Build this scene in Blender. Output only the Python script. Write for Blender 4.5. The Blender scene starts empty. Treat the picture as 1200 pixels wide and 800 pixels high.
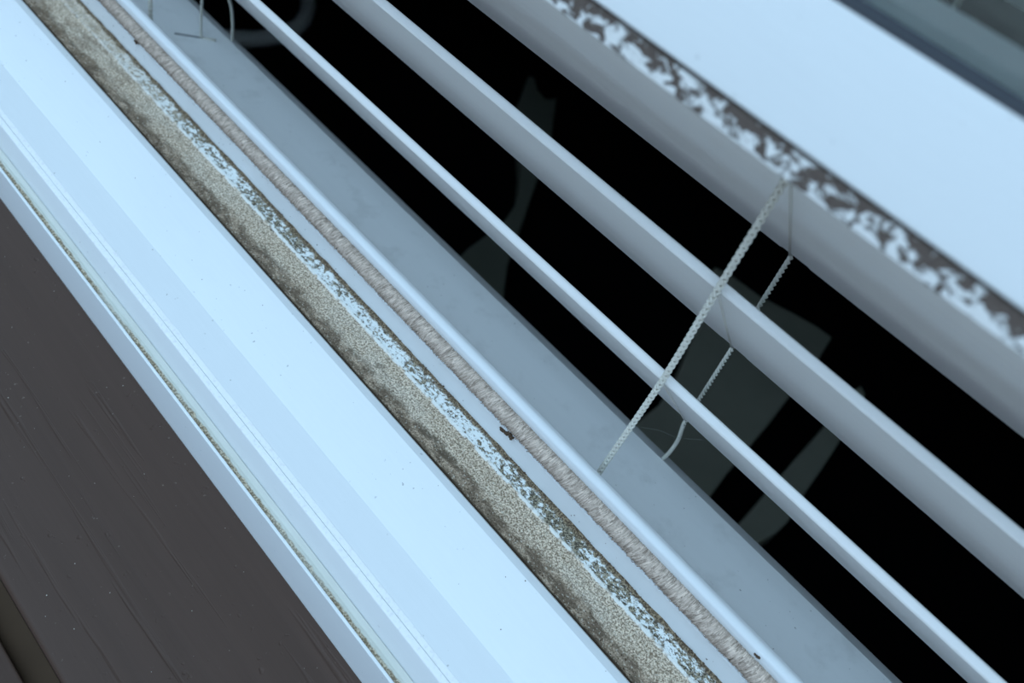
import bpy, bmesh, math, random
from mathutils import Vector, Matrix, noise as mnoise

random.seed(7)
S = bpy.context.scene
COL = S.collection

# ------------------------------------------------------------------ camera, sky, exposure
CAMZ = 1.2                      # camera height above the datum; all (y, z) profiles below are mm from the camera
cam_data = bpy.data.cameras.new('camera')
cam_data.sensor_width = 36.0
cam_data.lens = 28.95
cam_data.clip_start = 0.01
cam_data.clip_end = 60
cam_data.dof.use_dof = True
cam_data.dof.focus_distance = 0.272
cam_data.dof.aperture_fstop = 12.0
cam = bpy.data.objects.new('camera', cam_data)
COL.objects.link(cam)
r_ = Vector((0.66503983, 0.71069780, 0.22941372))
d_ = Vector((0.65578260, -0.40876736, -0.63471130))
f_ = Vector((-0.35731108, 0.57255382, -0.73790983))
m = Matrix((r_, -d_, -f_)).transposed().to_4x4()
m.translation = Vector((0, 0, CAMZ))
cam.matrix_world = m
S.camera = cam

world = bpy.data.worlds.new('sky')
S.world = world
world.use_nodes = True
bg = world.node_tree.nodes['Background']
bg.inputs['Color'].default_value = (0.52, 0.76, 1.0, 1)
# standard overcast sky: luminance (1 + 2 sin(elevation)) / 3
_nt = world.node_tree
_tc = _nt.nodes.new('ShaderNodeTexCoord')
_sx = _nt.nodes.new('ShaderNodeSeparateXYZ')
_mx = _nt.nodes.new('ShaderNodeMath'); _mx.operation = 'MAXIMUM'; _mx.inputs[1].default_value = 0.0
_ma = _nt.nodes.new('ShaderNodeMath'); _ma.operation = 'MULTIPLY_ADD'
SKY = 3.2
_ma.inputs[1].default_value = SKY * 2 / 3; _ma.inputs[2].default_value = SKY / 3
_nt.links.new(_tc.outputs['Generated'], _sx.inputs[0]); _nt.links.new(_sx.outputs[2], _mx.inputs[0])
_nt.links.new(_mx.outputs[0], _ma.inputs[0]); _nt.links.new(_ma.outputs[0], bg.inputs['Strength'])

S.view_settings.view_transform = 'Standard'
S.view_settings.look = 'None'
S.view_settings.exposure = 0.0
S.view_settings.gamma = 1.0
S.view_settings.use_curve_mapping = False

# ------------------------------------------------------------------ node helpers
class NT:
    """tiny expression builder for procedural materials"""
    def __init__(self, name):
        self.mat = bpy.data.materials.new(name)
        self.mat.use_nodes = True
        self.t = self.mat.node_tree
        self.bsdf = self.t.nodes['Principled BSDF']
        self.out = self.t.nodes['Material Output']
    def n(self, typ, **kw):
        nd = self.t.nodes.new(typ)
        for k, v in kw.items():
            setattr(nd, k, v)
        return nd
    def plug(self, inp, v):
        if hasattr(v, 'is_output') or isinstance(v, bpy.types.NodeSocket):
            self.t.links.new(v, inp)
        elif isinstance(v, (tuple, list)):
            inp.default_value = tuple(v) + ((1,) if len(v) == 3 and len(inp.default_value) == 4 else ())
        else:
            inp.default_value = v
    def coord(self, sx=1, sy=1, sz=1):
        tc = self.n('ShaderNodeTexCoord')
        mp = self.n('ShaderNodeMapping')
        mp.inputs['Scale'].default_value = (sx, sy, sz)
        self.t.links.new(tc.outputs['Object'], mp.inputs['Vector'])
        return mp.outputs['Vector']
    def sep(self):
        tc = self.n('ShaderNodeTexCoord')
        s = self.n('ShaderNodeSeparateXYZ')
        self.t.links.new(tc.outputs['Object'], s.inputs[0])
        return s.outputs
    def noise(self, vec, scale, detail=3, rough=0.5, dist=0.0):
        nd = self.n('ShaderNodeTexNoise')
        nd.inputs['Scale'].default_value = scale
        nd.inputs['Detail'].default_value = detail
        nd.inputs['Roughness'].default_value = rough
        nd.inputs['Distortion'].default_value = dist
        self.t.links.new(vec, nd.inputs['Vector'])
        return nd.outputs['Fac']
    def voro(self, vec, scale, out='Distance'):
        nd = self.n('ShaderNodeTexVoronoi')
        nd.inputs['Scale'].default_value = scale
        self.t.links.new(vec, nd.inputs['Vector'])
        return nd.outputs[out]
    def math(self, op, a, b=0.0, c=0.0, clamp=False):
        nd = self.n('ShaderNodeMath', operation=op, use_clamp=clamp)
        self.plug(nd.inputs[0], a); self.plug(nd.inputs[1], b); self.plug(nd.inputs[2], c)
        return nd.outputs[0]
    def add(self, a, b): return self.math('ADD', a, b)
    def mul(self, a, b): return self.math('MULTIPLY', a, b)
    def step(self, v, lo, hi):
        nd = self.n('ShaderNodeMapRange', interpolation_type='SMOOTHSTEP')
        self.plug(nd.inputs['Value'], v)
        nd.inputs['From Min'].default_value = lo
        nd.inputs['From Max'].default_value = hi
        return nd.outputs[0]
    def mix(self, f, a, b):
        nd = self.n('ShaderNodeMix', data_type='RGBA')
        self.plug(nd.inputs[0], f); self.plug(nd.inputs[6], a); self.plug(nd.inputs[7], b)
        return nd.outputs[2]
    def bump(self, h, strength=0.3, dist=0.0005):
        nd = self.n('ShaderNodeBump')
        nd.inputs['Strength'].default_value = strength
        nd.inputs['Distance'].default_value = dist
        self.plug(nd.inputs['Height'], h)
        self.t.links.new(nd.outputs[0], self.bsdf.inputs['Normal'])
    def set(self, col=None, rough=None, spec=None, metal=None):
        b = self.bsdf
        if col is not None: self.plug(b.inputs['Base Color'], col)
        if rough is not None: self.plug(b.inputs['Roughness'], rough)
        if spec is not None: self.plug(b.inputs['Specular IOR Level'], spec)
        if metal is not None: self.plug(b.inputs['Metallic'], metal)
        return self.mat

def mat_plain(name, col, rough=0.5, var=0.08, scale=60, spec=0.4):
    t = NT(name)
    v = t.noise(t.coord(), scale, 4)
    c = t.mix(v, tuple(x * (1 - var) for x in col), tuple(min(1, x * (1 + var)) for x in col))
    return t.set(c, rough, spec)

def mat_vinyl(name='white_vinyl', dirt=0.5, col=(0.73, 0.755, 0.76)):
    t = NT(name)
    fine = t.coord(60, 900, 900)
    streak = t.noise(fine, 1.0, 3)
    big = t.noise(t.coord(6, 30, 30), 1.0, 3)
    c = t.mix(t.mul(streak, 0.5), col, tuple(x * 0.93 for x in col))
    c = t.mix(t.mul(t.step(big, 0.5, 0.75), 0.25), c, tuple(x * 0.86 for x in col))
    sp = t.noise(t.coord(), 620, 2, 0.4)
    spm = t.step(sp, 0.735, 0.775)
    area = t.step(t.noise(t.coord(), 22, 2), 0.42, 0.62)
    c = t.mix(t.mul(t.mul(spm, area), dirt), c, (0.05, 0.045, 0.04))
    t.bump(t.noise(t.coord(40, 500, 500), 1.0, 4), 0.10, 0.0003)
    return t.set(c, 0.38, 0.35)

def mat_ledge():
    t = NT('chalky_vinyl')
    c = t.mix(t.step(t.noise(t.coord(), 900, 3), 0.50, 0.72), (0.77, 0.78, 0.78), (0.70, 0.70, 0.69))
    t.bump(t.noise(t.coord(), 1200, 3), 0.25, 0.0002)
    return t.set(c, 0.6, 0.25)

def mat_channel():
    """pale green stained vinyl with grit along the foot of the lip; y local to the frame root"""
    t = NT('grimy_channel')
    s = t.sep()
    y = t.mul(t.add(s[1], CH_OFF), 1000.0)          # mm, 74.2 at the lip
    nz = t.noise(t.coord(1, 1, 1), 330, 4, 0.6)
    lowx = t.noise(t.coord(1, 0, 0), 16, 2)
    wob = t.add(y, t.mul(t.add(nz, -0.5), 1.8))
    grit = t.math('SUBTRACT', 1.0, t.step(wob, 75.9, 76.5))
    grain = t.step(t.noise(t.coord(), 1500, 2), 0.40, 0.62)
    gritcol = t.mix(grain, (0.24, 0.185, 0.12), (0.62, 0.52, 0.38))
    base = t.mix(t.noise(t.coord(40, 300, 300), 1, 4), (0.51, 0.515, 0.455), (0.61, 0.615, 0.565))
    fac = t.mul(grit, t.step(lowx, 0.30, 0.52))
    c = t.mix(fac, base, gritcol)
    t.bump(t.mul(grain, fac), 0.6, 0.0004)
    return t.set(c, 0.7, 0.2)

def mat_groove():
    """crusted sash groove; v runs 0 at the sill side to 1 at the inner riser"""
    t = NT('crusted_groove')
    s = t.sep()
    v = t.mul(t.add(s[1], GR_OFF), 1000.0 / 23.5)
    iso = t.coord()
    wob1 = t.noise(t.coord(1, 1, 1), 120, 5, 0.65)
    wob2 = t.noise(t.coord(1, 1, 1), 420, 4, 0.6)
    grain = t.noise(iso, 1500, 3, 0.7)
    cells = t.voro(iso, 1500)
    gr = t.add(t.mul(grain, 0.95), t.mul(cells, 0.18))
    # tan grit
    tan_ = t.mix(t.step(gr, 0.46, 0.72), (0.80, 0.665, 0.51), (0.27, 0.19, 0.125))
    patch = t.step(t.noise(t.coord(30, 90, 90), 1.0, 5, 0.6), 0.42, 0.62)
    tan_ = t.mix(t.mul(patch, 0.18), tan_, (0.84, 0.80, 0.70))
    fl = t.step(t.noise(t.coord(0.8, 1, 1), 700, 3, 0.7), 0.50, 0.64)
    tan_ = t.mix(t.mul(fl, 0.35), tan_, (0.26, 0.20, 0.14))
    # brown dark band next to the sill
    st = t.noise(t.coord(0.45, 1, 1), 330, 4, 0.65)
    brown = t.mix(t.step(st, 0.40, 0.66), (0.12, 0.08, 0.052), (0.54, 0.41, 0.295))
    brown = t.mix(t.mul(t.step(gr, 0.45, 0.7), 0.5), brown, (0.09, 0.065, 0.045))
    vb = t.add(v, t.mul(t.add(t.noise(t.coord(0.5, 1, 1), 90, 5, 0.65), -0.5), 0.34))
    vb = t.add(vb, t.mul(t.add(st, -0.5), 0.16))
    bandf = t.math('SUBTRACT', 1.0, t.step(vb, 0.20, 0.36))
    c = t.mix(t.mul(bandf, 0.9), tan_, brown)
    # isolated dark blotches
    bl = t.step(t.noise(t.coord(60, 110, 110), 1.0, 5, 0.7), 0.60, 0.68)
    c = t.mix(t.mul(bl, 0.7), c, (0.085, 0.065, 0.045))
    lf = t.step(t.mul(s[0], -1.0), 0.10, 0.26)
    sm_ = t.step(t.noise(t.coord(0.35, 1, 1), 260, 5, 0.68), 0.46, 0.62)
    c = t.mix(t.mul(sm_, t.add(t.mul(lf, 0.5), 0.12)), c, (0.21, 0.145, 0.095))
    c = t.mix(t.mul(t.step(gr, 0.44, 0.70), 0.42), c, (0.10, 0.075, 0.05))
    c = t.mix(t.mul(t.step(t.noise(iso, 1100, 2, 0.5), 0.60, 0.70), 0.5), c, (0.80, 0.74, 0.62))
    # far shelf: white vinyl showing through dark speckles
    lowx = t.noise(t.coord(1, 0.3, 0.3), 24, 3, 0.6)
    sp = t.add(t.mul(t.noise(t.coord(0.7, 1, 1), 820, 3, 0.65), 0.75), t.mul(wob1, 0.25))
    dens = t.mul(t.add(lowx, -0.5), 0.34)
    spk = t.step(t.add(sp, dens), 0.46, 0.55)
    dark = t.mix(t.step(grain, 0.42, 0.6), (0.07, 0.06, 0.045), (0.36, 0.31, 0.22))
    wht = t.mix(spk, (0.78, 0.80, 0.78), dark)
    # the crust gets thicker and tan again toward the far left
    left = t.step(t.add(t.mul(s[0], -1.0), t.mul(t.add(wob1, -0.5), 0.10)), 0.13, 0.28)
    wht = t.mix(t.mul(left, 0.92), wht, t.mix(t.mul(sm_, 0.5), tan_, (0.24, 0.18, 0.12)))
    vs = t.add(v, t.mul(t.add(wob2, -0.5), 0.05))
    c = t.mix(t.step(vs, 0.675, 0.70), c, wht)
    # thin pale line on the ridge
    ln = t.mul(t.step(vs, 0.655, 0.672), t.math('SUBTRACT', 1.0, t.step(vs, 0.70, 0.72)))
    ln = t.mul(ln, t.step(t.noise(t.coord(1, 0.2, 0.2), 180, 3), 0.38, 0.5))
    c = t.mix(t.mul(ln, t.math('SUBTRACT', 0.85, t.mul(left, 0.65))), c, (0.80, 0.80, 0.76))
    # ragged dark line at the foot of the riser
    ve = t.add(v, t.mul(t.add(t.noise(t.coord(0.6, 1, 1), 520, 4, 0.7), -0.5), 0.16))
    ve = t.add(ve, t.mul(t.add(wob1, -0.5), 0.12))
    c = t.mix(t.step(ve, 0.895, 0.94), c, t.mix(t.step(grain, 0.40, 0.66), (0.075, 0.052, 0.034), (0.33, 0.25, 0.16)))
    # hard dark seam along the sill
    c = t.mix(t.math('SUBTRACT', 1.0, t.step(v, 0.02, 0.06)), c, (0.05, 0.035, 0.022))
    t.bump(t.add(t.mul(gr, -1.0), t.mul(wob2, 1.0)), 0.7, 0.0006)
    return t.set(c, 0.85, 0.15)

def mat_seal():
    """flaking speckled seal under the raised sash, recess shadow painted along its top; z local to the sash root"""
    t = NT('flaking_seal')
    s = t.sep()
    z = t.mul(t.add(s[2], SE_OFF), 1000.0)          # 0 at the foot .. 5.5 mm at the top
    a = t.noise(t.coord(0.8, 1, 1), 430, 4, 0.62, 0.6)
    b = t.noise(t.coord(0.5, 1, 1.2), 190, 3, 0.6)
    bias = t.mul(t.add(z, -2.9), 0.022)
    v = t.add(t.add(t.mul(a, 0.62), t.mul(b, 0.38)), bias)
    dk = t.math('MAXIMUM', t.step(v, 0.465, 0.53), t.step(z, 5.0, 5.6))  # thin dark line at the top paints in the recess's shadow
    dark = t.mix(t.noise(t.coord(), 900, 3), (0.075, 0.055, 0.048), (0.17, 0.135, 0.115))
    c = t.mix(dk, (0.86, 0.87, 0.86), dark)
    t.bump(t.math('SUBTRACT', 1.0, dk), 0.7, 0.0004)
    return t.set(c, 0.6, 0.3)

def mat_trim(name='brown_paint'):
    t = NT(name)
    g = t.noise(t.coord(7, 130, 60), 1.0, 4, 0.55, 0.4)
    groove = t.step(t.noise(t.coord(9, 210, 60), 1.0, 3, 0.5, 0.3), 0.60, 0.72)
    c = t.mix(g, (0.050, 0.030, 0.022), (0.072, 0.043, 0.032))
    c = t.mix(t.mul(t.step(t.noise(t.coord(), 520, 2), 0.72, 0.80), 0.35), c, (0.30, 0.25, 0.21))
    h = t.add(t.mul(g, 0.5), t.mul(groove, -0.8))
    h = t.add(h, t.mul(t.step(t.noise(t.coord(), 260, 2), 0.68, 0.80), -0.5))
    t.bump(h, 0.5, 0.0008)
    return t.set(c, 0.55, 0.2)

def mat_slat():
    t = NT('embossed_white_slat')
    g = t.noise(t.coord(10, 500, 500), 1.0, 4, 0.55)
    c = t.mix(g, (0.83, 0.83, 0.81), (0.88, 0.88, 0.865))
    t.bump(g, 0.22, 0.0004)
    return t.set(c, 0.42, 0.35)

def mat_rail():
    t = NT('dusty_white_rail')
    g = t.noise(t.coord(8, 330, 330), 1.0, 4, 0.55)
    c = t.mix(g, (0.86, 0.87, 0.86), (0.90, 0.91, 0.90))
    d = t.step(t.noise(t.coord(), 70, 4, 0.6), 0.52, 0.75)
    c = t.mix(t.mul(d, 0.22), c, (0.50, 0.50, 0.48))
    sp = t.step(t.noise(t.coord(), 560, 2), 0.745, 0.79)
    c = t.mix(t.mul(sp, 0.7), c, (0.10, 0.09, 0.08))
    t.bump(g, 0.15, 0.0003)
    return t.set(c, 0.45, 0.35)

def mat_pile():
    t = NT('grey_pile')
    at = t.n('ShaderNodeAttribute'); at.attribute_name = 'tint'
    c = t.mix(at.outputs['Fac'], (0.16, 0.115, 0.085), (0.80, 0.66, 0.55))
    return t.set(c, 0.9, 0.1)

def mat_cord():
    t = NT('braided_cord')
    c = t.mix(t.noise(t.coord(), 1800, 2), (0.60, 0.58, 0.50), (0.86, 0.84, 0.76))
    t.bump(t.noise(t.coord(), 4000, 2), 0.3, 0.0001)
    return t.set(c, 0.75, 0.2)

def mat_glass():
    t = NT('window_glass')
    t.t.nodes.remove(t.bsdf)
    tr = t.n('ShaderNodeBsdfTransparent'); tr.inputs[0].default_value = (0.96, 0.99, 0.985, 1)
    gl = t.n('ShaderNodeBsdfGlossy'); gl.inputs['Roughness'].default_value = 0.0
    fr = t.n('ShaderNodeFresnel'); fr.inputs['IOR'].default_value = 1.52
    mx = t.n('ShaderNodeMixShader')
    t.t.links.new(fr.outputs[0], mx.inputs[0])
    t.t.links.new(tr.outputs[0], mx.inputs[1])
    t.t.links.new(gl.outputs[0], mx.inputs[2])
    t.t.links.new(mx.outputs[0], t.out.inputs['Surface'])
    return t.mat

# ------------------------------------------------------------------ mesh helpers
def W(y, z):                         # profile mm -> world metres
    return (y / 1000.0, CAMZ + z / 1000.0)

def link(name, me, mat, parent=None, loc=None):
    o = bpy.data.objects.new(name, me)
    COL.objects.link(o)
    if mat is not None and len(me.materials) == 0:
        me.materials.append(mat)
    if parent is not None:
        o.parent = parent
    if loc is not None:
        o.location = loc
    return o

def empty(name, loc):
    o = bpy.data.objects.new(name, None)
    o.empty_display_size = 0.02
    o.location = loc
    COL.objects.link(o)
    return o

def tag(o, label=None, cat=None, group=None, kind=None):
    if label: o['label'] = label
    if cat: o['category'] = cat
    if group: o['group'] = group
    if kind: o['kind'] = kind
    return o

def fillet(pts, rad, seg=4):
    """round the corners of a closed (y, z) polygon; rad = {index: radius}"""
    out = []
    n = len(pts)
    for i, p in enumerate(pts):
        r = rad.get(i, 0)
        if r <= 0:
            out.append(p); continue
        p = Vector(p); a = Vector(pts[i - 1]); b = Vector(pts[(i + 1) % n])
        u = (a - p).normalized(); w = (b - p).normalized()
        ang = u.angle(w)
        t = min(r / math.tan(ang / 2), 0.49 * (a - p).length, 0.49 * (b - p).length)
        p0 = p + u * t; p1 = p + w * t
        for k in range(seg + 1):
            q = k / seg
            out.append(tuple((p0 * (1 - q) ** 2 + p * 2 * q * (1 - q) + p1 * q ** 2)))
    return out

def prism(name, pts, x0, x1, mat, parent=None, rad=None, seg=4, smooth=True, nx=1):
    """closed (y, z) profile in mm run along X from x0 to x1 (metres)"""
    if rad: pts = fillet(pts, rad, seg)
    off = Vector(parent.location) if parent else Vector((0, 0, 0))
    area = sum(pts[i - 1][0] * pts[i][1] - pts[i][0] * pts[i - 1][1] for i in range(len(pts)))
    if area < 0: pts = pts[::-1]
    n = len(pts)
    vs = []
    for k in range(nx + 1):
        x = x0 + (x1 - x0) * k / nx
        for (y, z) in pts:
            wy, wz = W(y, z)
            vs.append((x - off.x, wy - off.y, wz - off.z))
    fs = []
    for k in range(nx):
        for i in range(n):
            j = (i + 1) % n
            fs.append((k * n + i, k * n + j, (k + 1) * n + j, (k + 1) * n + i))
    fs.append(tuple(range(n))[::-1])
    fs.append(tuple(nx * n + i for i in range(n)))
    me = bpy.data.meshes.new(name)
    me.from_pydata(vs, [], fs)
    me.validate()
    bm = bmesh.new(); bm.from_mesh(me)
    bmesh.ops.recalc_face_normals(bm, faces=bm.faces)
    for e in bm.edges:
        if len(e.link_faces) == 2 and e.calc_face_angle(0) > math.radians(28):
            e.smooth = False
    for f in bm.faces: f.smooth = smooth
    bm.to_mesh(me); bm.free()
    return link(name, me, mat, parent)

def box(name, x0, x1, y0, y1, z0, z1, mat, parent=None, bevel=0.0):
    """world-metre box"""
    off = Vector(parent.location) if parent else Vector((0, 0, 0))
    bm = bmesh.new()
    bmesh.ops.create_cube(bm, size=1)
    for v in bm.verts:
        v.co = Vector((x0 + (v.co.x + .5) * (x1 - x0), y0 + (v.co.y + .5) * (y1 - y0), z0 + (v.co.z + .5) * (z1 - z0))) - off
    if bevel:
        bmesh.ops.bevel(bm, geom=bm.edges[:], offset=bevel, segments=2, affect='EDGES', profile=0.5)
    me = bpy.data.meshes.new(name)
    bm.to_mesh(me); bm.free()
    return link(name, me, mat, parent)

def tube_into(vs, fs, path, rad, sides=6):
    """append a tube along a list of Vectors"""
    base = len(vs)
    n = len(path)
    up = Vector((0.31, 0.87, 0.38)).normalized()
    for i, p in enumerate(path):
        t = (path[min(i + 1, n - 1)] - path[max(i - 1, 0)])
        if t.length < 1e-9: t = Vector((0, 0, 1))
        t.normalize()
        a = t.cross(up)
        if a.length < 1e-4: a = t.cross(Vector((1, 0, 0)))
        a.normalize(); b = t.cross(a)
        rr = rad(i / max(1, n - 1)) if callable(rad) else rad
        for k in range(sides):
            q = 2 * math.pi * k / sides
            vs.append(tuple(p + a * (rr * math.cos(q)) + b * (rr * math.sin(q))))
    for i in range(n - 1):
        for k in range(sides):
            k2 = (k + 1) % sides
            fs.append((base + i * sides + k, base + i * sides + k2, base + (i + 1) * sides + k2, base + (i + 1) * sides + k))
    fs.append(tuple(base + k for k in range(sides))[::-1])
    fs.append(tuple(base + (n - 1) * sides + k for k in range(sides)))

def mesh_obj(name, vs, fs, mat, parent=None, smooth=True):
    off = Vector((0, 0, 0)); q = parent
    while q is not None:
        off += Vector(q.location); q = q.parent
    me = bpy.data.meshes.new(name)
    me.from_pydata([tuple(Vector(v) - off) for v in vs], [], fs)
    if smooth:
        me.polygons.foreach_set('use_smooth', [True] * len(me.polygons))
    me.update()
    return link(name, me, mat, parent)

def spline(pts, n):
    """Catmull-Rom through points"""
    P = [Vector(p) for p in pts]
    P = [P[0] * 2 - P[1]] + P + [P[-1] * 2 - P[-2]]
    out = []
    segs = len(P) - 3
    for i in range(n):
        t = i / (n - 1) * segs
        k = min(int(t), segs - 1); t -= k
        a, b, c, d = P[k:k + 4]
        out.append(0.5 * ((2 * b) + (c - a) * t + (2 * a - 5 * b + 4 * c - d) * t * t + (3 * b - a - 3 * c + d) * t ** 3))
    return out

def plait(vs, fs, path, width, pitch, strand, depth=0.45, sides=5):
    """counter-wound or twisted strands along a polyline path"""
    L = [0.0]
    for i in range(1, len(path)): L.append(L[-1] + (path[i] - path[i - 1]).length)
    total = L[-1]
    n = max(12, int(min(total, 0.26) / (pitch / 14.0)))
    plain = total > 0.26
    total = min(total, 0.26)
    samp = []
    k = 0
    for i in range(n + 1):
        s = total * i / n
        while k < len(L) - 2 and L[k + 1] < s: k += 1
        q = (s - L[k]) / max(1e-9, L[k + 1] - L[k])
        p = path[k].lerp(path[k + 1], q)
        t = (path[min(k + 2, len(path) - 1)] - path[max(k - 1, 0)]).normalized()
        samp.append((s, p, t))
    view = Vector((-0.1, -0.75, 0.65)).normalized()
    strands = [(1, 0.0), (1, math.pi), (-1, 0.5 * math.pi), (-1, 1.5 * math.pi)] if depth > 0.8 else [(1, 0.0), (1, math.pi)]
    for sg, ph in strands:
        pp = []
        for s, p, t in samp:
            u = t.cross(view).normalized(); w = u.cross(t).normalized()
            a = sg * 2 * math.pi * s / pitch + ph
            rr = width * (1 + 0.16 * sg * math.sin(2 * (2 * math.pi * s / pitch)))
            pp.append(p + u * (rr * math.cos(a)) + w * (rr * math.sin(a)))
        tube_into(vs, fs, pp, strand, sides)
    if plain:
        rest = [samp[-1][1]] + [p for p, l in zip(path, L) if l > 0.26]
        tube_into(vs, fs, rest, width + strand * .8, 7)

# ------------------------------------------------------------------ scene extents
WX0, WX1 = -0.62, 0.38          # window opening along X
ROOT_Y, ROOT_Z = W(115, -300)   # base of the window frame
CH_OFF = ROOT_Y
GR_OFF = ROOT_Y - 0.125

M_vinyl = mat_vinyl()
M_vinyl_clean = mat_vinyl('clean_white_vinyl', 0.15)
M_ledge = mat_ledge()
M_channel = mat_channel()
M_groove = mat_groove()
M_trim = mat_trim()
M_slat = mat_slat()
M_rail = mat_rail()
M_pile = mat_pile()
M_cord = mat_cord()
M_glass = mat_glass()
M_wall_out = mat_plain('brown_siding', (0.085, 0.06, 0.05), 0.6)
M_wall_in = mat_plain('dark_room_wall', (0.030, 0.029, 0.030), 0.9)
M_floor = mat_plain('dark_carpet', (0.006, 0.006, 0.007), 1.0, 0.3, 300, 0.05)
M_ground = mat_plain('grey_paving', (0.52, 0.48, 0.42), 0.9, 0.2, 8)
M_crumb = mat_plain('dry_dirt', (0.09, 0.06, 0.04), 0.95, 0.5, 900, 0.1)
M_gasket = mat_plain('dark_gasket', (0.045, 0.05, 0.06), 0.5)

# ------------------------------------------------------------------ structure: wall, room, ground
wf = empty('wall_front', (-0.12, 0.15, 0.0)); tag(wf, kind='structure')
RX0, RX1 = -2.6, 1.6
RY0, RY1 = 0.222, 3.2
RZ0, RZ1 = 0.07, 2.45
zb = W(0, -300)[1]
ZT = CAMZ + 0.70                 # head of the opening
box('wall_panel', RX0, RX1, 0.010, RY0, -0.4, zb, M_wall_out, wf)
box('wall_panel', RX0, WX0 - 0.03, 0.080, RY0, zb, RZ1, M_wall_out, wf)
box('wall_panel', WX1 + 0.03, RX1, 0.080, RY0, zb, RZ1, M_wall_out, wf)
box('wall_panel', WX0 - 0.03, WX1 + 0.03, 0.080, RY0, ZT + 0.03, RZ1, M_wall_out, wf)
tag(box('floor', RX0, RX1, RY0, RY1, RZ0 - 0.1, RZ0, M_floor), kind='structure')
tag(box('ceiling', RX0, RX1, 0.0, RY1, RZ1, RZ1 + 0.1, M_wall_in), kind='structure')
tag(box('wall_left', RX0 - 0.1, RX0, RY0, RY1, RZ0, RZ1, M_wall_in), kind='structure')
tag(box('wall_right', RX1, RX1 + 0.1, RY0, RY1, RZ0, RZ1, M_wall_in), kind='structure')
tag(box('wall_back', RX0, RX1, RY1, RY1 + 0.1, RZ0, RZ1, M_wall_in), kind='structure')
tag(box('ground', -12, 12, -14, 0.009, -0.5, -0.4, M_ground), kind='structure')
tag(box('wall_sky_block', -12, 12, -6.3, -6.0, -0.4, 4.4, mat_plain('sky_block_paint', (0.30, 0.22, 0.22), 0.9, 0.2, 4)), 'unseen wall added across the yard to block the low sky', kind='structure')  # unseen wall, added to block the low sky and bounce reddish light
# brown painted sill board and the board below it
t1 = prism('trim_1', [(3.6, -300), (3.6, -284.2), (73.2, -279.0), (73.2, -300)], -1.3, 0.9, M_trim, None, {1: 2.6}, 6)
tag(t1, 'brown painted wooden sill board under the white window frame', kind='structure')
t2 = prism('trim_2', [(-90, -320), (-90, -293), (-4.6, -292), (-4.8, -300.0), (9.9, -300.0), (9.9, -320)], -1.3, 0.9, M_trim, None, {1: 3, 2: 1.0}, 4)
tag(t2, 'lower brown board beyond the sill board edge', kind='structure')
fsx = prism('gap_shade_strip', [(-4.7, -299.95), (-4.7, -296.5), (3.5, -296.5), (3.5, -299.95)], -1.3, 0.9, mat_plain('olive_gap_shade', (0.052, 0.032, 0.019), 0.8, 0.15, 90, 0.15), t2)  # olive strip added in the gap, the gap's shade darkening its colour
t3 = prism('trim_3', [(157.8, -299.9), (157.8, -282.2), (226, -282.2), (226, -299.9)], WX0, WX1, M_vinyl_clean, None, {2: 3}, 4)
tag(t3, 'white inner window stool beneath the blind', kind='structure')

# ------------------------------------------------------------------ the white window frame
win = empty('window_1', (-0.12, ROOT_Y, ROOT_Z))
tag(win, 'white vinyl window frame with a stepped sill, open at the bottom', kind='structure')
B0 = -299.9
prism('outer_lip', [(73.3, B0), (73.27, -254.6), (74.4, -254.6), (74.4, B0)], WX0, WX1, M_vinyl, win, {1: .35, 2: .35}, 3)
prism('drain_channel', [(74.4, B0), (74.4, -256.4), (76.7, -256.3), (77.08, -255.4), (79.0, -255.1), (79.05, -256.5), (79.6, -256.5), (79.6, B0)], WX0, WX1, M_channel, win, {3: .3}, 3)
prism('nose_riser', [(79.6, B0), (79.2, -255.2), (82.2, -246.2), (82.6, B0)], WX0, WX1, M_vinyl, win)
prism('sill_nose', [(82.6, B0), (82.15, -246.25), (82.4, -245.95), (84.2, -245.5), (84.32, -246.0), (84.45, -245.4), (86.3, -244.95), (86.4, B0)], WX0, WX1, M_ledge, win, {2: .25}, 4)
prism('sill_slope', [(86.35, B0), (86.35, -245.0), (99.05, -244.5), (120.3, -236.15), (123.5, -237.1), (124.2, -238), (124.2, B0)],
      WX0, WX1, M_vinyl, win, {2: .9, 3: .5, 4: .5}, 4)
# crusted groove with a fine grid so its surface is uneven
def groove_mesh():
    prof = [(124.2, -240.2), (126.0, -239.9)] + [(126.0 + 13.6 * k / 14, -240.0) for k in range(1, 15)] + \
           [(140.6, -239.9), (141.0, -239.45), (141.6, -239.4)] + [(141.6 + 6.9 * k / 9, -239.6) for k in range(1, 10)]
    nx = 500
    vs = []
    for i in range(nx + 1):
        x = WX0 + (WX1 - WX0) * i / nx
        for (y, z) in prof:
            h = 0.35 * mnoise.noise(Vector((x * 220, y * 0.25, 0))) + 0.20 * mnoise.noise(Vector((x * 700, y * 0.8, 4)))
            edge = math.exp(-(y - 125) / 2.2) * 0.7 + math.exp(-(148.5 - y) / 1.2) * 0.8
            e2 = edge * max(0, 0.6 + 0.9 * mnoise.noise(Vector((x * 160, y * 0.3, 9))))
            wy, wz = W(y, z + h * 0.6 + e2)
            vs.append((x, wy, wz))
    n = len(prof)
    fs = [(i * n + j, (i + 1) * n + j, (i + 1) * n + j + 1, i * n + j + 1) for i in range(nx) for j in range(n - 1)]
    b0 = len(vs)
    for x in (WX0, WX1):
        for y in (124.2, 148.5):
            wy, wz = W(y, B0); vs.append((x, wy, wz))
    a = b0
    fs.append((a, a + 1, a + 3, a + 2))
    return vs, fs
vs, fs = groove_mesh()
go = mesh_obj('sash_groove', vs, fs, M_groove, win)
go['label'] = 'dirt crusted groove speckled tan, brown and white'
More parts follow.
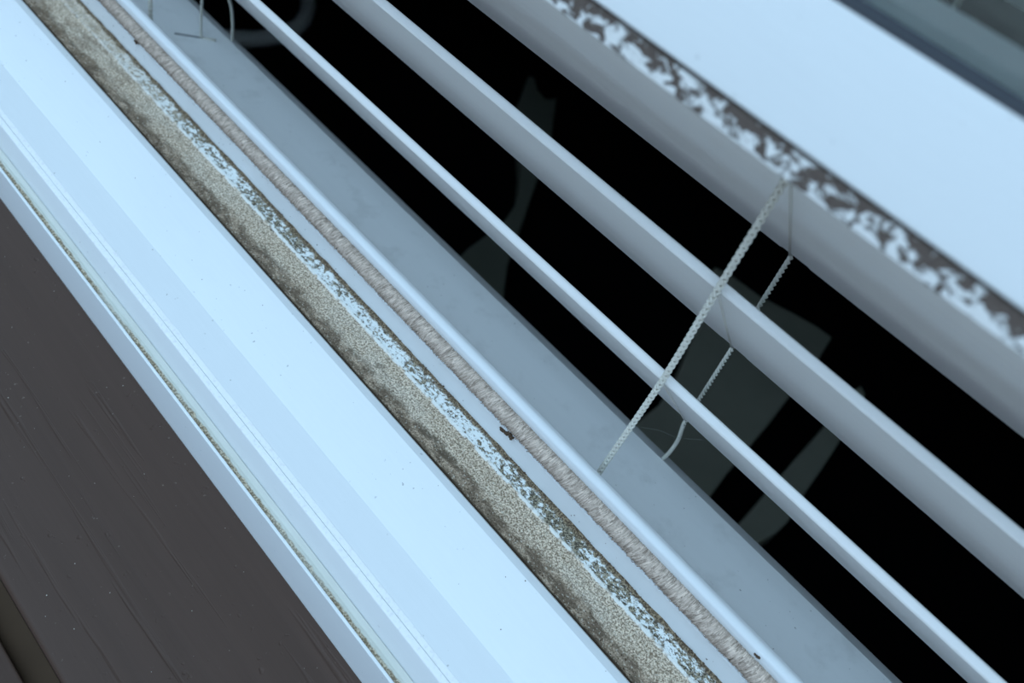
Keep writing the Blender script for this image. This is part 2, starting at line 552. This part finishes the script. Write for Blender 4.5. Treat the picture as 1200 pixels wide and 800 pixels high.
prism('inner_riser', [(148.5, B0), (148.45, -229.2), (149.2, -228.8), (152.4, -228.8), (152.4, B0)], WX0, WX1, M_vinyl, win, {1: .3}, 3)
prism('bead', [(152.4, B0), (152.2, -221.6), (152.5, -219.5), (154.6, -218.55), (156.9, -219.6), (157.5, -221.6), (157.5, B0)], WX0, WX1, M_vinyl_clean, win,
      {1: 1, 2: 1.3, 3: 2.0, 4: 1.3, 5: 1}, 4)

# fuzzy pile weatherstrip: a backing and many short fibres combed across it
pc = (150.75, -226.1)
bk = [(pc[0] + 2.9 * math.cos(a), pc[1] + 2.7 * math.sin(a)) for a in [math.pi * 2 * k / 14 for k in range(14)]]
po = prism('pile_backing', bk, WX0, WX1, M_pile, win)
vs = []; fs = []; tint = []
rnd = random.Random(3)
NF = 52000
for i in range(NF):
    x = WX0 + (WX1 - WX0) * ((i + rnd.random()) / NF)
    R = 3.05 + 0.55 * rnd.random()
    a0 = math.radians(rnd.uniform(20, 150)); da = math.radians(rnd.uniform(35, 75))
    w = 0.00009 + 0.00009 * rnd.random()
    lean = (0.8 + 0.9 * mnoise.noise(Vector((x * 160, 0, 0)))) * 0.0011 + rnd.uniform(-.0004, .0004)
    clump = 0.5 + 0.5 * mnoise.noise(Vector((x * 900, a0 * 1.5, 3)))
    tv = min(1, max(0, -0.05 + 0.75 * clump + 0.6 * rnd.random()))
    b = len(vs)
    for k in range(4):
        q = k / 3
        a = a0 + da * q
        rr = R * (0.93 + 0.12 * math.sin(math.pi * q))
        y, z = pc[0] + rr * math.cos(a), pc[1] + rr * math.sin(a)
        wy, wz = W(y, z)
        xx = x + lean * math.sin(a) * 1.6
        vs += [(xx - w, wy, wz), (xx + w, wy, wz)]
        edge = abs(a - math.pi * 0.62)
        tt = tv * max(0.3, 1.15 - 0.5 * edge) * (0.55 if a < math.radians(62) else 1.0)  # tint falls off down both sides as painted shading; bead side also dirtier
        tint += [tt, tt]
    for k in range(3):
        fs.append((b + 2 * k, b + 2 * k + 1, b + 2 * k + 3, b + 2 * k + 2))
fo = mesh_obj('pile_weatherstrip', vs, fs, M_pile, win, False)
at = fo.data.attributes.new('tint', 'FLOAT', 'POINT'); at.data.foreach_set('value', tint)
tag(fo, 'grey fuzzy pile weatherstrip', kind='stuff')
# jambs and head
box('side_jamb', WX0 - 0.03, WX0, 0.0735, 0.1575, zb, ZT + 0.03, M_vinyl_clean, win)
box('side_jamb', WX1, WX1 + 0.03, 0.0735, 0.1575, zb, ZT + 0.03, M_vinyl_clean, win)
box('head_jamb', WX0, WX1, 0.0735, 0.1575, ZT, ZT + 0.03, M_vinyl_clean, win)

# ------------------------------------------------------------------ raised sash
sy, sz = W(135, -75.7)
sash = empty('window_sash', (-0.12, sy, sz))
tag(sash, 'raised white vinyl window sash with double glazing and a dirt speckled lower edge', 'window sash')
SE_OFF = 0.0
M_seal = mat_seal()
SX0, SX1 = WX0 + 0.003, WX1 - 0.003
M_spacer = mat_plain('spacer_bar', (0.86, 0.95, 0.94), 0.5)
prism('bottom_rail', [(127.0, -75.0), (127.0, -70.3), (124.0, -69.0), (131.4, -49.0), (134.0, -49.0), (134.0, -60), (145, -60), (145, -49), (147.4, -49), (147.4, -75.0)],
      SX0, SX1, M_vinyl_clean, sash, {2: .7, 3: .9}, 5)
se = prism('bottom_seal', [(125.0, -75.7), (125.0, -70.3), (127.2, -69.9), (127.2, -75.7)], SX0, SX1, M_seal, sash, {0: .5, 1: .7}, 4)
se['label'] = 'white lower edge covered in flaking dark speckles'
prism('gasket', [(131.2, -55), (131.2, -49.0), (133.6, -48.15), (134.1, -48.3), (134.1, -55)], SX0 + .03, SX1 - .03, M_gasket, sash, {2: .3}, 3)
zt_mm = (ZT - CAMZ) * 1000 - 3
for (y0, y1) in ((134.15, 137.0), (142.2, 145.0)):
    prism('glass_pane', [(y0, -59.9), (y0, zt_mm - 25), (y1, zt_mm - 25), (y1, -59.9)], SX0 + 0.03, SX1 - 0.03, M_glass, sash, smooth=False)
prism('spacer_bar', [(137.05, -59.5), (137.05, -49.4), (138.9, -48.2), (139.0, -59.5)], SX0 + .03, SX1 - .03, M_spacer, sash, {1: .3}, 3)
prism('spacer_bar', [(139.1, -59.5), (139.1, -48.7), (139.3, -48.0), (141.9, -45.3), (142.1, -45.6), (142.1, -59.5)], SX0 + .03, SX1 - .03, M_spacer, sash, {3: .3}, 3)
for x0, x1 in ((SX0, SX0 + 0.03), (SX1 - 0.03, SX1)):
    box('stile', x0, x1, .127, .1474, W(0, -49)[1], ZT - 0.003, M_vinyl_clean, sash)
box('top_rail', SX0 + .03, SX1 - .03, .127, .1474, ZT - 0.030, ZT - 0.003, M_vinyl_clean, sash)

# ------------------------------------------------------------------ venetian blind
BX0, BX1 = WX0 + 0.02, WX1 - 0.02
by, bz = W(195, -282.2)
blind = empty('venetian_blind', (-0.12, by, bz))
tag(blind, 'white slatted venetian blind with braided cords, tilted open behind the sill', 'blind')
rail = prism('bottom_rail', [(170, -282.2), (169.6, -267.2), (172, -265.4), (195, -264.8), (216.6, -265.0), (223.3, -269.0), (224.0, -271.5), (223.0, -282.2)],
      BX0, BX1, M_rail, blind, {0: 1.5, 1: 1.5, 2: 1.2, 4: .8, 5: .9, 6: .8, 7: 1.5}, 4)
# slat: thin board 50 mm deep, tilted 52 degrees, with a shallow notch at the rear edge where the ladder passes
TILT = math.radians(51.9); SD = 50.0; TH = 3.1
LX_F, LX_R = (-0.0506, -0.354), (-0.0456, -0.366)
c_, s_ = math.cos(TILT), math.sin(TILT)
def slat_mesh():
    # local cross-section (u along depth from the front edge, w = thickness upward)
    prof = [(0.0, 0.5), (0.0, TH - 0.5), (0.6, TH), (SD - 0.6, TH), (SD, TH - 0.4), (SD, 0.4), (SD - 0.5, 0), (SD * .66, -0.12), (SD * .33, -0.12), (0.5, 0)]
    prof = fillet(prof, {0: .3, 1: .3, 2: .4, 4: .3, 5: .3}, 2)
    xs = [BX0]
    for xr in sorted(LX_R):
        xs += [xr - 0.0055, xr - 0.0045, xr + 0.0045, xr + 0.0055]
    xs += [BX1]
    vs = []
    for i, x in enumerate(xs):
        cut = any(abs(x - xr) < 0.005 for xr in LX_R)
        for (u, w) in prof:
            if cut and u > SD - 1.5: u = u - 0.7
            # u runs inward and down; w is perpendicular (inward-up side is the top)
            y = u * c_ + w * s_
            z = -u * s_ + w * c_
            vs.append((x + 0.12, y / 1000, z / 1000))
    n = len(prof)
    fs = [(i * n + j, (i + 1) * n + j, (i + 1) * n + (j + 1) % n, i * n + (j + 1) % n) for i in range(len(xs) - 1) for j in range(n)]
    fs.append(tuple(range(n))); fs.append(tuple((len(xs) - 1) * n + k for k in range(n))[::-1])
    me = bpy.data.meshes.new('slat')
    me.from_pydata(vs, [], fs)
    bm = bmesh.new(); bm.from_mesh(me)
    bmesh.ops.recalc_face_normals(bm, faces=bm.faces)
    for e in bm.edges:
        if len(e.link_faces) == 2 and e.calc_face_angle(0) > math.radians(30): e.smooth = False
    for f in bm.faces: f.smooth = True
    bm.to_mesh(me); bm.free()
    me.materials.append(M_slat)
    return me
sm = slat_mesh()
PITCH = 40.5
Z0 = -181.0                      # lower corner of the front edge of the lowest slat
NS = 21
for i in range(NS):
    o = bpy.data.objects.new('slat', sm)
    COL.objects.link(o); o.parent = blind
    wy, wz = W(170.0, Z0 + PITCH * i)
    o.location = (-0.12 - blind.location.x, wy - blind.location.y, wz - blind.location.z)
ztop = Z0 + PITCH * NS + 8
prism('head_rail', [(168, ztop - 12), (168, ztop + 25), (215, ztop + 25), (215, ztop - 12)], BX0, BX1, M_rail, blind, {0: 2, 1: 2, 2: 2, 3: 2}) if ztop + 25 < (ZT - CAMZ) * 1000 else \
    prism('head_rail', [(168, 672), (168, 699), (215, 699), (215, 672)], BX0, BX1, M_rail, blind, {0: 2, 1: 2, 2: 2, 3: 2})

M_rung = mat_plain('thin_cord', (0.82, 0.80, 0.74), 0.8)
# ladder cords: front and rear braids with a thin rung under every slat
for li in range(2):
    xf, xr = LX_F[li], LX_R[li]
    wig = random.Random(11 + li)
    # front braid, hanging just outside the slat edges
    low = (-0.0528, -0.3625)[li]
    ff = [Vector((low, *W(171.0, -272))), Vector((low, *W(168.3, -262))), Vector((low, *W(168.3, -236)))]
    for i in range(NS):
        ff.append(Vector((xf + wig.uniform(-.0003, .0003), *W(168.7, Z0 + PITCH * i + 1.5))))
    ff.append(Vector((xf, *W(169.5, 680))))
    path = spline(ff, 400)
    vs = []; fs = []
    plait(vs, fs, path, 0.00062, 0.0046, 0.00047, 0.9)
    lc = mesh_obj('ladder_cord', vs, fs, M_cord, blind)
    # rear braid, behind the rear edges, curving out to the rear edge of the bottom rail
    yr = 170 + SD * c_ + 0.6
    zr = lambda i: Z0 + PITCH * i - SD * s_
    if li == 0:
        rr = [Vector((-.0482, *W(218.8, -267.2))), Vector((-.0478, *W(217.6, -264.3))), Vector((-.0463, *W(213.6, -253.5))), Vector((-.0452, *W(208, -239))), Vector((-.0455, *W(203.6, -227)))]
    else:
        rr = [Vector((-.3752, *W(219.2, -266.9))), Vector((-.3725, *W(218.0, -252))), Vector((-.370, *W(215, -239))), Vector((-.367, *W(207, -227)))]
    for i in range(NS):
        rr.append(Vector((xr - 0.0008 * min(i, 3), *W(yr + 0.7, zr(i) + 1.2))))
    rr.append(Vector((xr, *W(201, 674))))
    path = spline(rr, 400)
    vs = []; fs = []
    plait(vs, fs, path, 0.00046, 0.0036, 0.00046, 0.62)
    lr = mesh_obj('ladder_cord', vs, fs, M_cord, blind)
    for i in range(NS):
        for dx in (-0.00035, 0.00045):
            a = Vector((xf + dx, *W(169.2, Z0 + PITCH * i + 0.2)))
            bpt = Vector((xf + dx, *W(170 + 0.5 * c_ - .35 * s_, Z0 + PITCH * i - 0.5 * s_ - .35 * c_)))
            cpt = Vector((xr - .0008 * min(i, 3) + dx * .6, *W(170 + SD * c_ - .40 * s_, Z0 + PITCH * i - SD * s_ - .40 * c_)))
            dpt = Vector((xr - .0008 * min(i, 3), *W(yr + .9, zr(i) + .8)))
            vs = []; fs = []
            tube_into(vs, fs, [a, bpt, bpt.lerp(cpt, .5), cpt, dpt], 0.00017, 5)
            mesh_obj('rung', vs, fs, M_rung, lr)
# lift cord down to the bottom rail beside the far ladder
vs = []; fs = []
lp = [Vector((-0.3812, *W(204.0, -265.5))), Vector((-0.3785, *W(203.2, -252))), Vector((-0.3752, *W(202.6, -239))), Vector((-0.371, *W(202.8, -215))), Vector((-0.369, *W(202.8, -100))), Vector((-0.369, *W(202.8, 680)))]
plait(vs, fs, spline(lp, 120), 0.00040, 0.0034, 0.00040, 0.62)
mesh_obj('lift_cord', vs, fs, M_cord, blind)
# slot and cord tail on the rail top next to the lift cord
def slot_pt(x, y): return Vector((x, *W(y, -264.75)))
vs = []; fs = []
tube_into(vs, fs, [slot_pt(-0.3894, 193.3), slot_pt(-0.385, 199), slot_pt(-0.3808, 204.2)], 0.0005, 6)
mesh_obj('cord_slot', vs, fs, M_gasket, blind)
vs = []; fs = []
tube_into(vs, fs, [slot_pt(-0.3808, 204.5), slot_pt(-0.3783, 207), slot_pt(-0.3760, 209.6)], lambda q: 0.0006 + 0.0004 * q, 6)
mesh_obj('cord_tail', vs, fs, M_cord, blind)

# ------------------------------------------------------------------ loose dirt
def crumb_mesh(vs, fs, p, r, rnd, flat=0.6):
    b = len(vs)
    ico = [(0, 0, 1), (.89, 0, .45), (.28, .85, .45), (-.72, .53, .45), (-.72, -.53, .45), (.28, -.85, .45),
           (.72, .53, -.45), (-.28, .85, -.45), (-.89, 0, -.45), (-.28, -.85, -.45), (.72, -.53, -.45), (0, 0, -1)]
    ff = [(0, 1, 2), (0, 2, 3), (0, 3, 4), (0, 4, 5), (0, 5, 1), (1, 6, 2), (2, 7, 3), (3, 8, 4), (4, 9, 5), (5, 10, 1),
          (6, 7, 2), (7, 8, 3), (8, 9, 4), (9, 10, 5), (10, 6, 1), (11, 7, 6), (11, 8, 7), (11, 9, 8), (11, 10, 9), (11, 6, 10)]
    sx, sy2 = rnd.uniform(.6, 1.5), rnd.uniform(.6, 1.2)
    for v in ico:
        k = r * rnd.uniform(.7, 1.25)
        vs.append((p[0] + v[0] * k * sx, p[1] + v[1] * k * sy2, p[2] + v[2] * k * flat))
    fs += [tuple(b + q for q in t) for t in ff]

rnd = random.Random(5)
vs = []; fs = []
for i in range(2600):                       # grit in the groove, thickest along both edges
    x = rnd.uniform(WX0, 0.2)
    u = rnd.random()
    if u < .42: y = 125 + abs(rnd.gauss(0, 2.2)); r = rnd.uniform(.12, .33)
    elif u < .75: y = 148.1 - abs(rnd.gauss(0, .5)); r = rnd.uniform(.12, .36)
    else: y = rnd.uniform(127, 147); r = rnd.uniform(.08, .2)
    wy, wz = W(y, -239.5 if y < 141 else -239.1)
    crumb_mesh(vs, fs, (x, wy, wz + (0.0005 if u < .75 else 0)), r / 1000, rnd)
tag(mesh_obj('groove_grit', vs, fs, M_crumb, None, False), 'dark crumbs of grit scattered along the crusted sash groove', 'dirt', kind='stuff')
vs = []; fs = []
for i in range(900):                        # grit in the outer drain channel
    x = rnd.uniform(WX0, 0.12)
    if mnoise.noise(Vector((x * 26, 2, 0))) < -0.12: continue
    y = 74.65 + abs(rnd.gauss(0, .55))
    wy, wz = W(min(y, 76.5), -256.2)
    crumb_mesh(vs, fs, (x, wy, wz), rnd.uniform(.10, .26) / 1000, rnd)
M_grit2 = mat_plain('tan_grit', (0.42, 0.33, 0.22), 0.95, 0.6, 1500, 0.1)
tag(mesh_obj('channel_grit', vs, fs, M_grit2, None, False), 'tan grit lying along the foot of the thin outer lip', 'dirt', kind='stuff')
vs = []; fs = []
for i in range(230):                        # black specks on white surfaces
    x = rnd.uniform(WX0 * .8, 0.15)
    k = rnd.random()
    if k < .55:
        y = rnd.uniform(87, 120)
        z = -244.35 + (y - 86.1) * 4.95 / 10.9 if y < 86.2 else (-245.0 if y < 99 else -244.5 + (y - 99.05) * 8.35 / 21.25)
    elif k < .85:
        y = 148.35; z = rnd.uniform(-238, -230)
    else: y = rnd.uniform(153.8, 155.5); z = -218.9
    wy, wz = W(y, z)
    crumb_mesh(vs, fs, (x, wy, wz), rnd.choice((.07, .09, .12, .16, .22)) / 1000, rnd)
tag(mesh_obj('dirt_specks', vs, fs, M_crumb, None, False), 'tiny black specks scattered over the white sill', 'dirt', kind='stuff')
vs = []; fs = []
for i in range(40):
    wy, wz = W(rnd.uniform(176, 215), -264.9)
    crumb_mesh(vs, fs, (rnd.uniform(-.5, .2), wy, wz), rnd.choice((.07, .09, .12, .2)) / 1000, rnd)
tag(mesh_obj('rail_specks', vs, fs, M_crumb, blind, False), kind='stuff')
vs = []; fs = []
for i in range(170):                        # pale dust on the brown board
    x = rnd.uniform(-0.5, 0.1); y = rnd.uniform(6, 71)
    wy, wz = W(y, -284.2 + (y - 3.6) * 5.2 / 69.6 + .05)
    crumb_mesh(vs, fs, (x, wy, wz), rnd.choice((.08, .10, .13, .2)) / 1000, rnd)
M_dust = mat_plain('pale_dust', (0.45, 0.42, 0.36), 0.9)
tag(mesh_obj('dust_specks', vs, fs, M_dust, None, False), 'pale dust specks scattered on the brown sill board', 'dust', kind='stuff')

def clump(label, pts, r, seed):
    rn = random.Random(seed); vs = []; fs = []
    c = Vector(pts[0])
    for p in pts:
        for k in range(9):
            crumb_mesh(vs, fs, (p[0] + rn.gauss(0, r * .8), p[1] + rn.gauss(0, r * .5), p[2] + rn.gauss(0, r * .3)), r * rn.uniform(.5, 1.1), rn, .8)
    tag(mesh_obj('dirt_clump', vs, fs, M_crumb, None, False), label, 'dirt', 'dirt clumps beside the pile strip')
clump('elongated dark dirt clump clinging to the front edge of the grey pile strip', [(-0.0845 + 0.0013 * k, *W(148.3, -230.3 + .25 * k)) for k in range(5)], .00062, 1)
clump('small brown dirt clump on the white bead at the inner edge of the pile strip', [(0.0217 + .0006 * k, *W(152.3, -220.9)) for k in range(2)], .0005, 2)
clump('small dark dirt clump on the pile strip near its far blurred end', [(-0.337 + .0015 * k, *W(148.3, -228.9)) for k in range(2)], .0006, 4)

# wisps of lint and cobweb between the cords and slats
M_lint = mat_plain('lint', (0.30, 0.30, 0.28), 0.9)
def wisp(label, pts, r=0.00004):
    vs = []; fs = []
    tube_into(vs, fs, spline(pts, 24), r, 4)
    tag(mesh_obj('cobweb_strand', vs, fs, M_lint), label, 'cobweb', 'fine strands on the blind')
zb1 = Z0 - SD * s_
wisp('fine pale cobweb strand beside the rear cord above the blind rail', [(-.064, *W(218, -262.5)), (-.058, *W(212, -251)), (-.052, *W(206, -240)), (-.045, *W(204, -234)), (-.036, *W(201.5, -222))])
wisp('curled lint strand hanging from the lowest slat left of the near cords', [(-.094, *W(201.5, -221)), (-.098, *W(203.5, -224)), (-.103, *W(206, -226)), (-.108, *W(208, -228)), (-.106, *W(209, -224))])

# ------------------------------------------------------------------ dim things on an unseen dark table, added to lift them toward window light
TZ = CAMZ - 0.55
tb = empty('table', (-0.4, 0.62, RZ0))
tag(tb, 'unseen black table added behind the blind to hold dim things nearer the light', 'table')
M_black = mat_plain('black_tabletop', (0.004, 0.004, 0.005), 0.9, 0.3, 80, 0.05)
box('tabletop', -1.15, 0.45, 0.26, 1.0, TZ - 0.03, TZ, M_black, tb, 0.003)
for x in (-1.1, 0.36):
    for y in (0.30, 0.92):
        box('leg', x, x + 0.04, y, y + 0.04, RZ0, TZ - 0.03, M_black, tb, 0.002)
def slab(name, pts, z0, z1, mat, label, cat):
    """outline in world x, y extruded from z0 to z1 with a soft edge"""
    cx = sum(p[0] for p in pts) / len(pts); cy = sum(p[1] for p in pts) / len(pts)
    bm = bmesh.new()
    vb = [bm.verts.new((p[0] - cx, p[1] - cy, 0)) for p in pts]
    f = bm.faces.new(vb)
    ex = bmesh.ops.extrude_face_region(bm, geom=[f])
    for v in ex['geom']:
        if isinstance(v, bmesh.types.BMVert): v.co.z += z1 - z0
    bmesh.ops.recalc_face_normals(bm, faces=bm.faces)
    bmesh.ops.bevel(bm, geom=[e for e in bm.edges], offset=.0015, segments=2, affect='EDGES', profile=.5)
    me = bpy.data.meshes.new(name); bm.to_mesh(me); bm.free()
    return tag(link(name, me, mat, None, (cx, cy, z0)), label, cat)
M_fab = mat_plain('grey_green_fabric', (0.42, 0.42, 0.34), 0.95, 0.12, 40, 0.1)
slab('folded_cloth', [(-0.215, 0.667), (-0.198, 0.674), (-0.162, 0.677), (-0.127, 0.69), (-0.102, 0.697), (-0.084, 0.699), (-0.076, 0.66), (-0.067, 0.589), (-0.061, 0.546), (-0.057, 0.506), (-0.054, 0.476), (-0.049, 0.443), (-0.044, 0.408), (-0.129, 0.404), (-0.133, 0.444), (-0.134, 0.475), (-0.144, 0.514), (-0.16, 0.552), (-0.171, 0.584), (-0.194, 0.625)],
     TZ, TZ + 0.02, M_fab, 'dim grey-green folded cloth on the dark tabletop beyond the near blind cords', 'cloth')
slab('fabric_strip', [(-0.032, 0.67), (-0.023, 0.664), (-0.015, 0.63), (-0.01, 0.593), (-0.004, 0.55), (0.001, 0.507), (0.006, 0.479), (0.006, 0.462), (0.002, 0.442), (-0.004, 0.430), (-0.018, 0.432), (-0.019, 0.444), (-0.021, 0.476), (-0.023, 0.508), (-0.028, 0.594), (-0.033, 0.654)],
     TZ, TZ + 0.02, M_fab, 'dim narrow grey-green strip on the dark tabletop right of the folded cloth', 'strip')
slab('fabric_scrap', [(-0.558, 0.722), (-0.551, 0.726), (-0.53, 0.711), (-0.512, 0.707), (-0.508, 0.723), (-0.489, 0.7), (-0.454, 0.659), (-0.428, 0.623), (-0.406, 0.588), (-0.398, 0.576), (-0.369, 0.534), (-0.353, 0.509), (-0.33, 0.475), (-0.309, 0.451), (-0.291, 0.432), (-0.351, 0.412), (-0.365, 0.453), (-0.375, 0.509), (-0.388, 0.537), (-0.400, 0.555), (-0.412, 0.568), (-0.431, 0.588), (-0.472, 0.623), (-0.518, 0.664)],
     TZ, TZ + 0.02, mat_plain('grey_fabric', (0.20, 0.21, 0.17), 0.95, 0.12, 40, 0.1), 'dim grey ragged fabric piece on the dark tabletop, seen between the slats at centre', 'fabric')
vs = []; fs = []
tp = spline([(-0.80, 0.37, 0), (-0.777, 0.421, 0), (-0.763, 0.45, 0), (-0.753, 0.475, 0), (-0.751, 0.501, 0), (-0.76, 0.53, 0), (-0.779, 0.554, 0), (-0.811, 0.579, 0), (-0.862, 0.608, 0)], 50)
tp = [Vector((p.x, p.y, TZ + .0097)) for p in tp]
tube_into(vs, fs, tp, 0.0095, 10)
tag(mesh_obj('bent_tube', vs, fs, mat_plain('pale_tube', (0.65, 0.65, 0.62), 0.5)), 'dim pale tube bent round a corner on the dark tabletop beyond the far cords', 'tube')
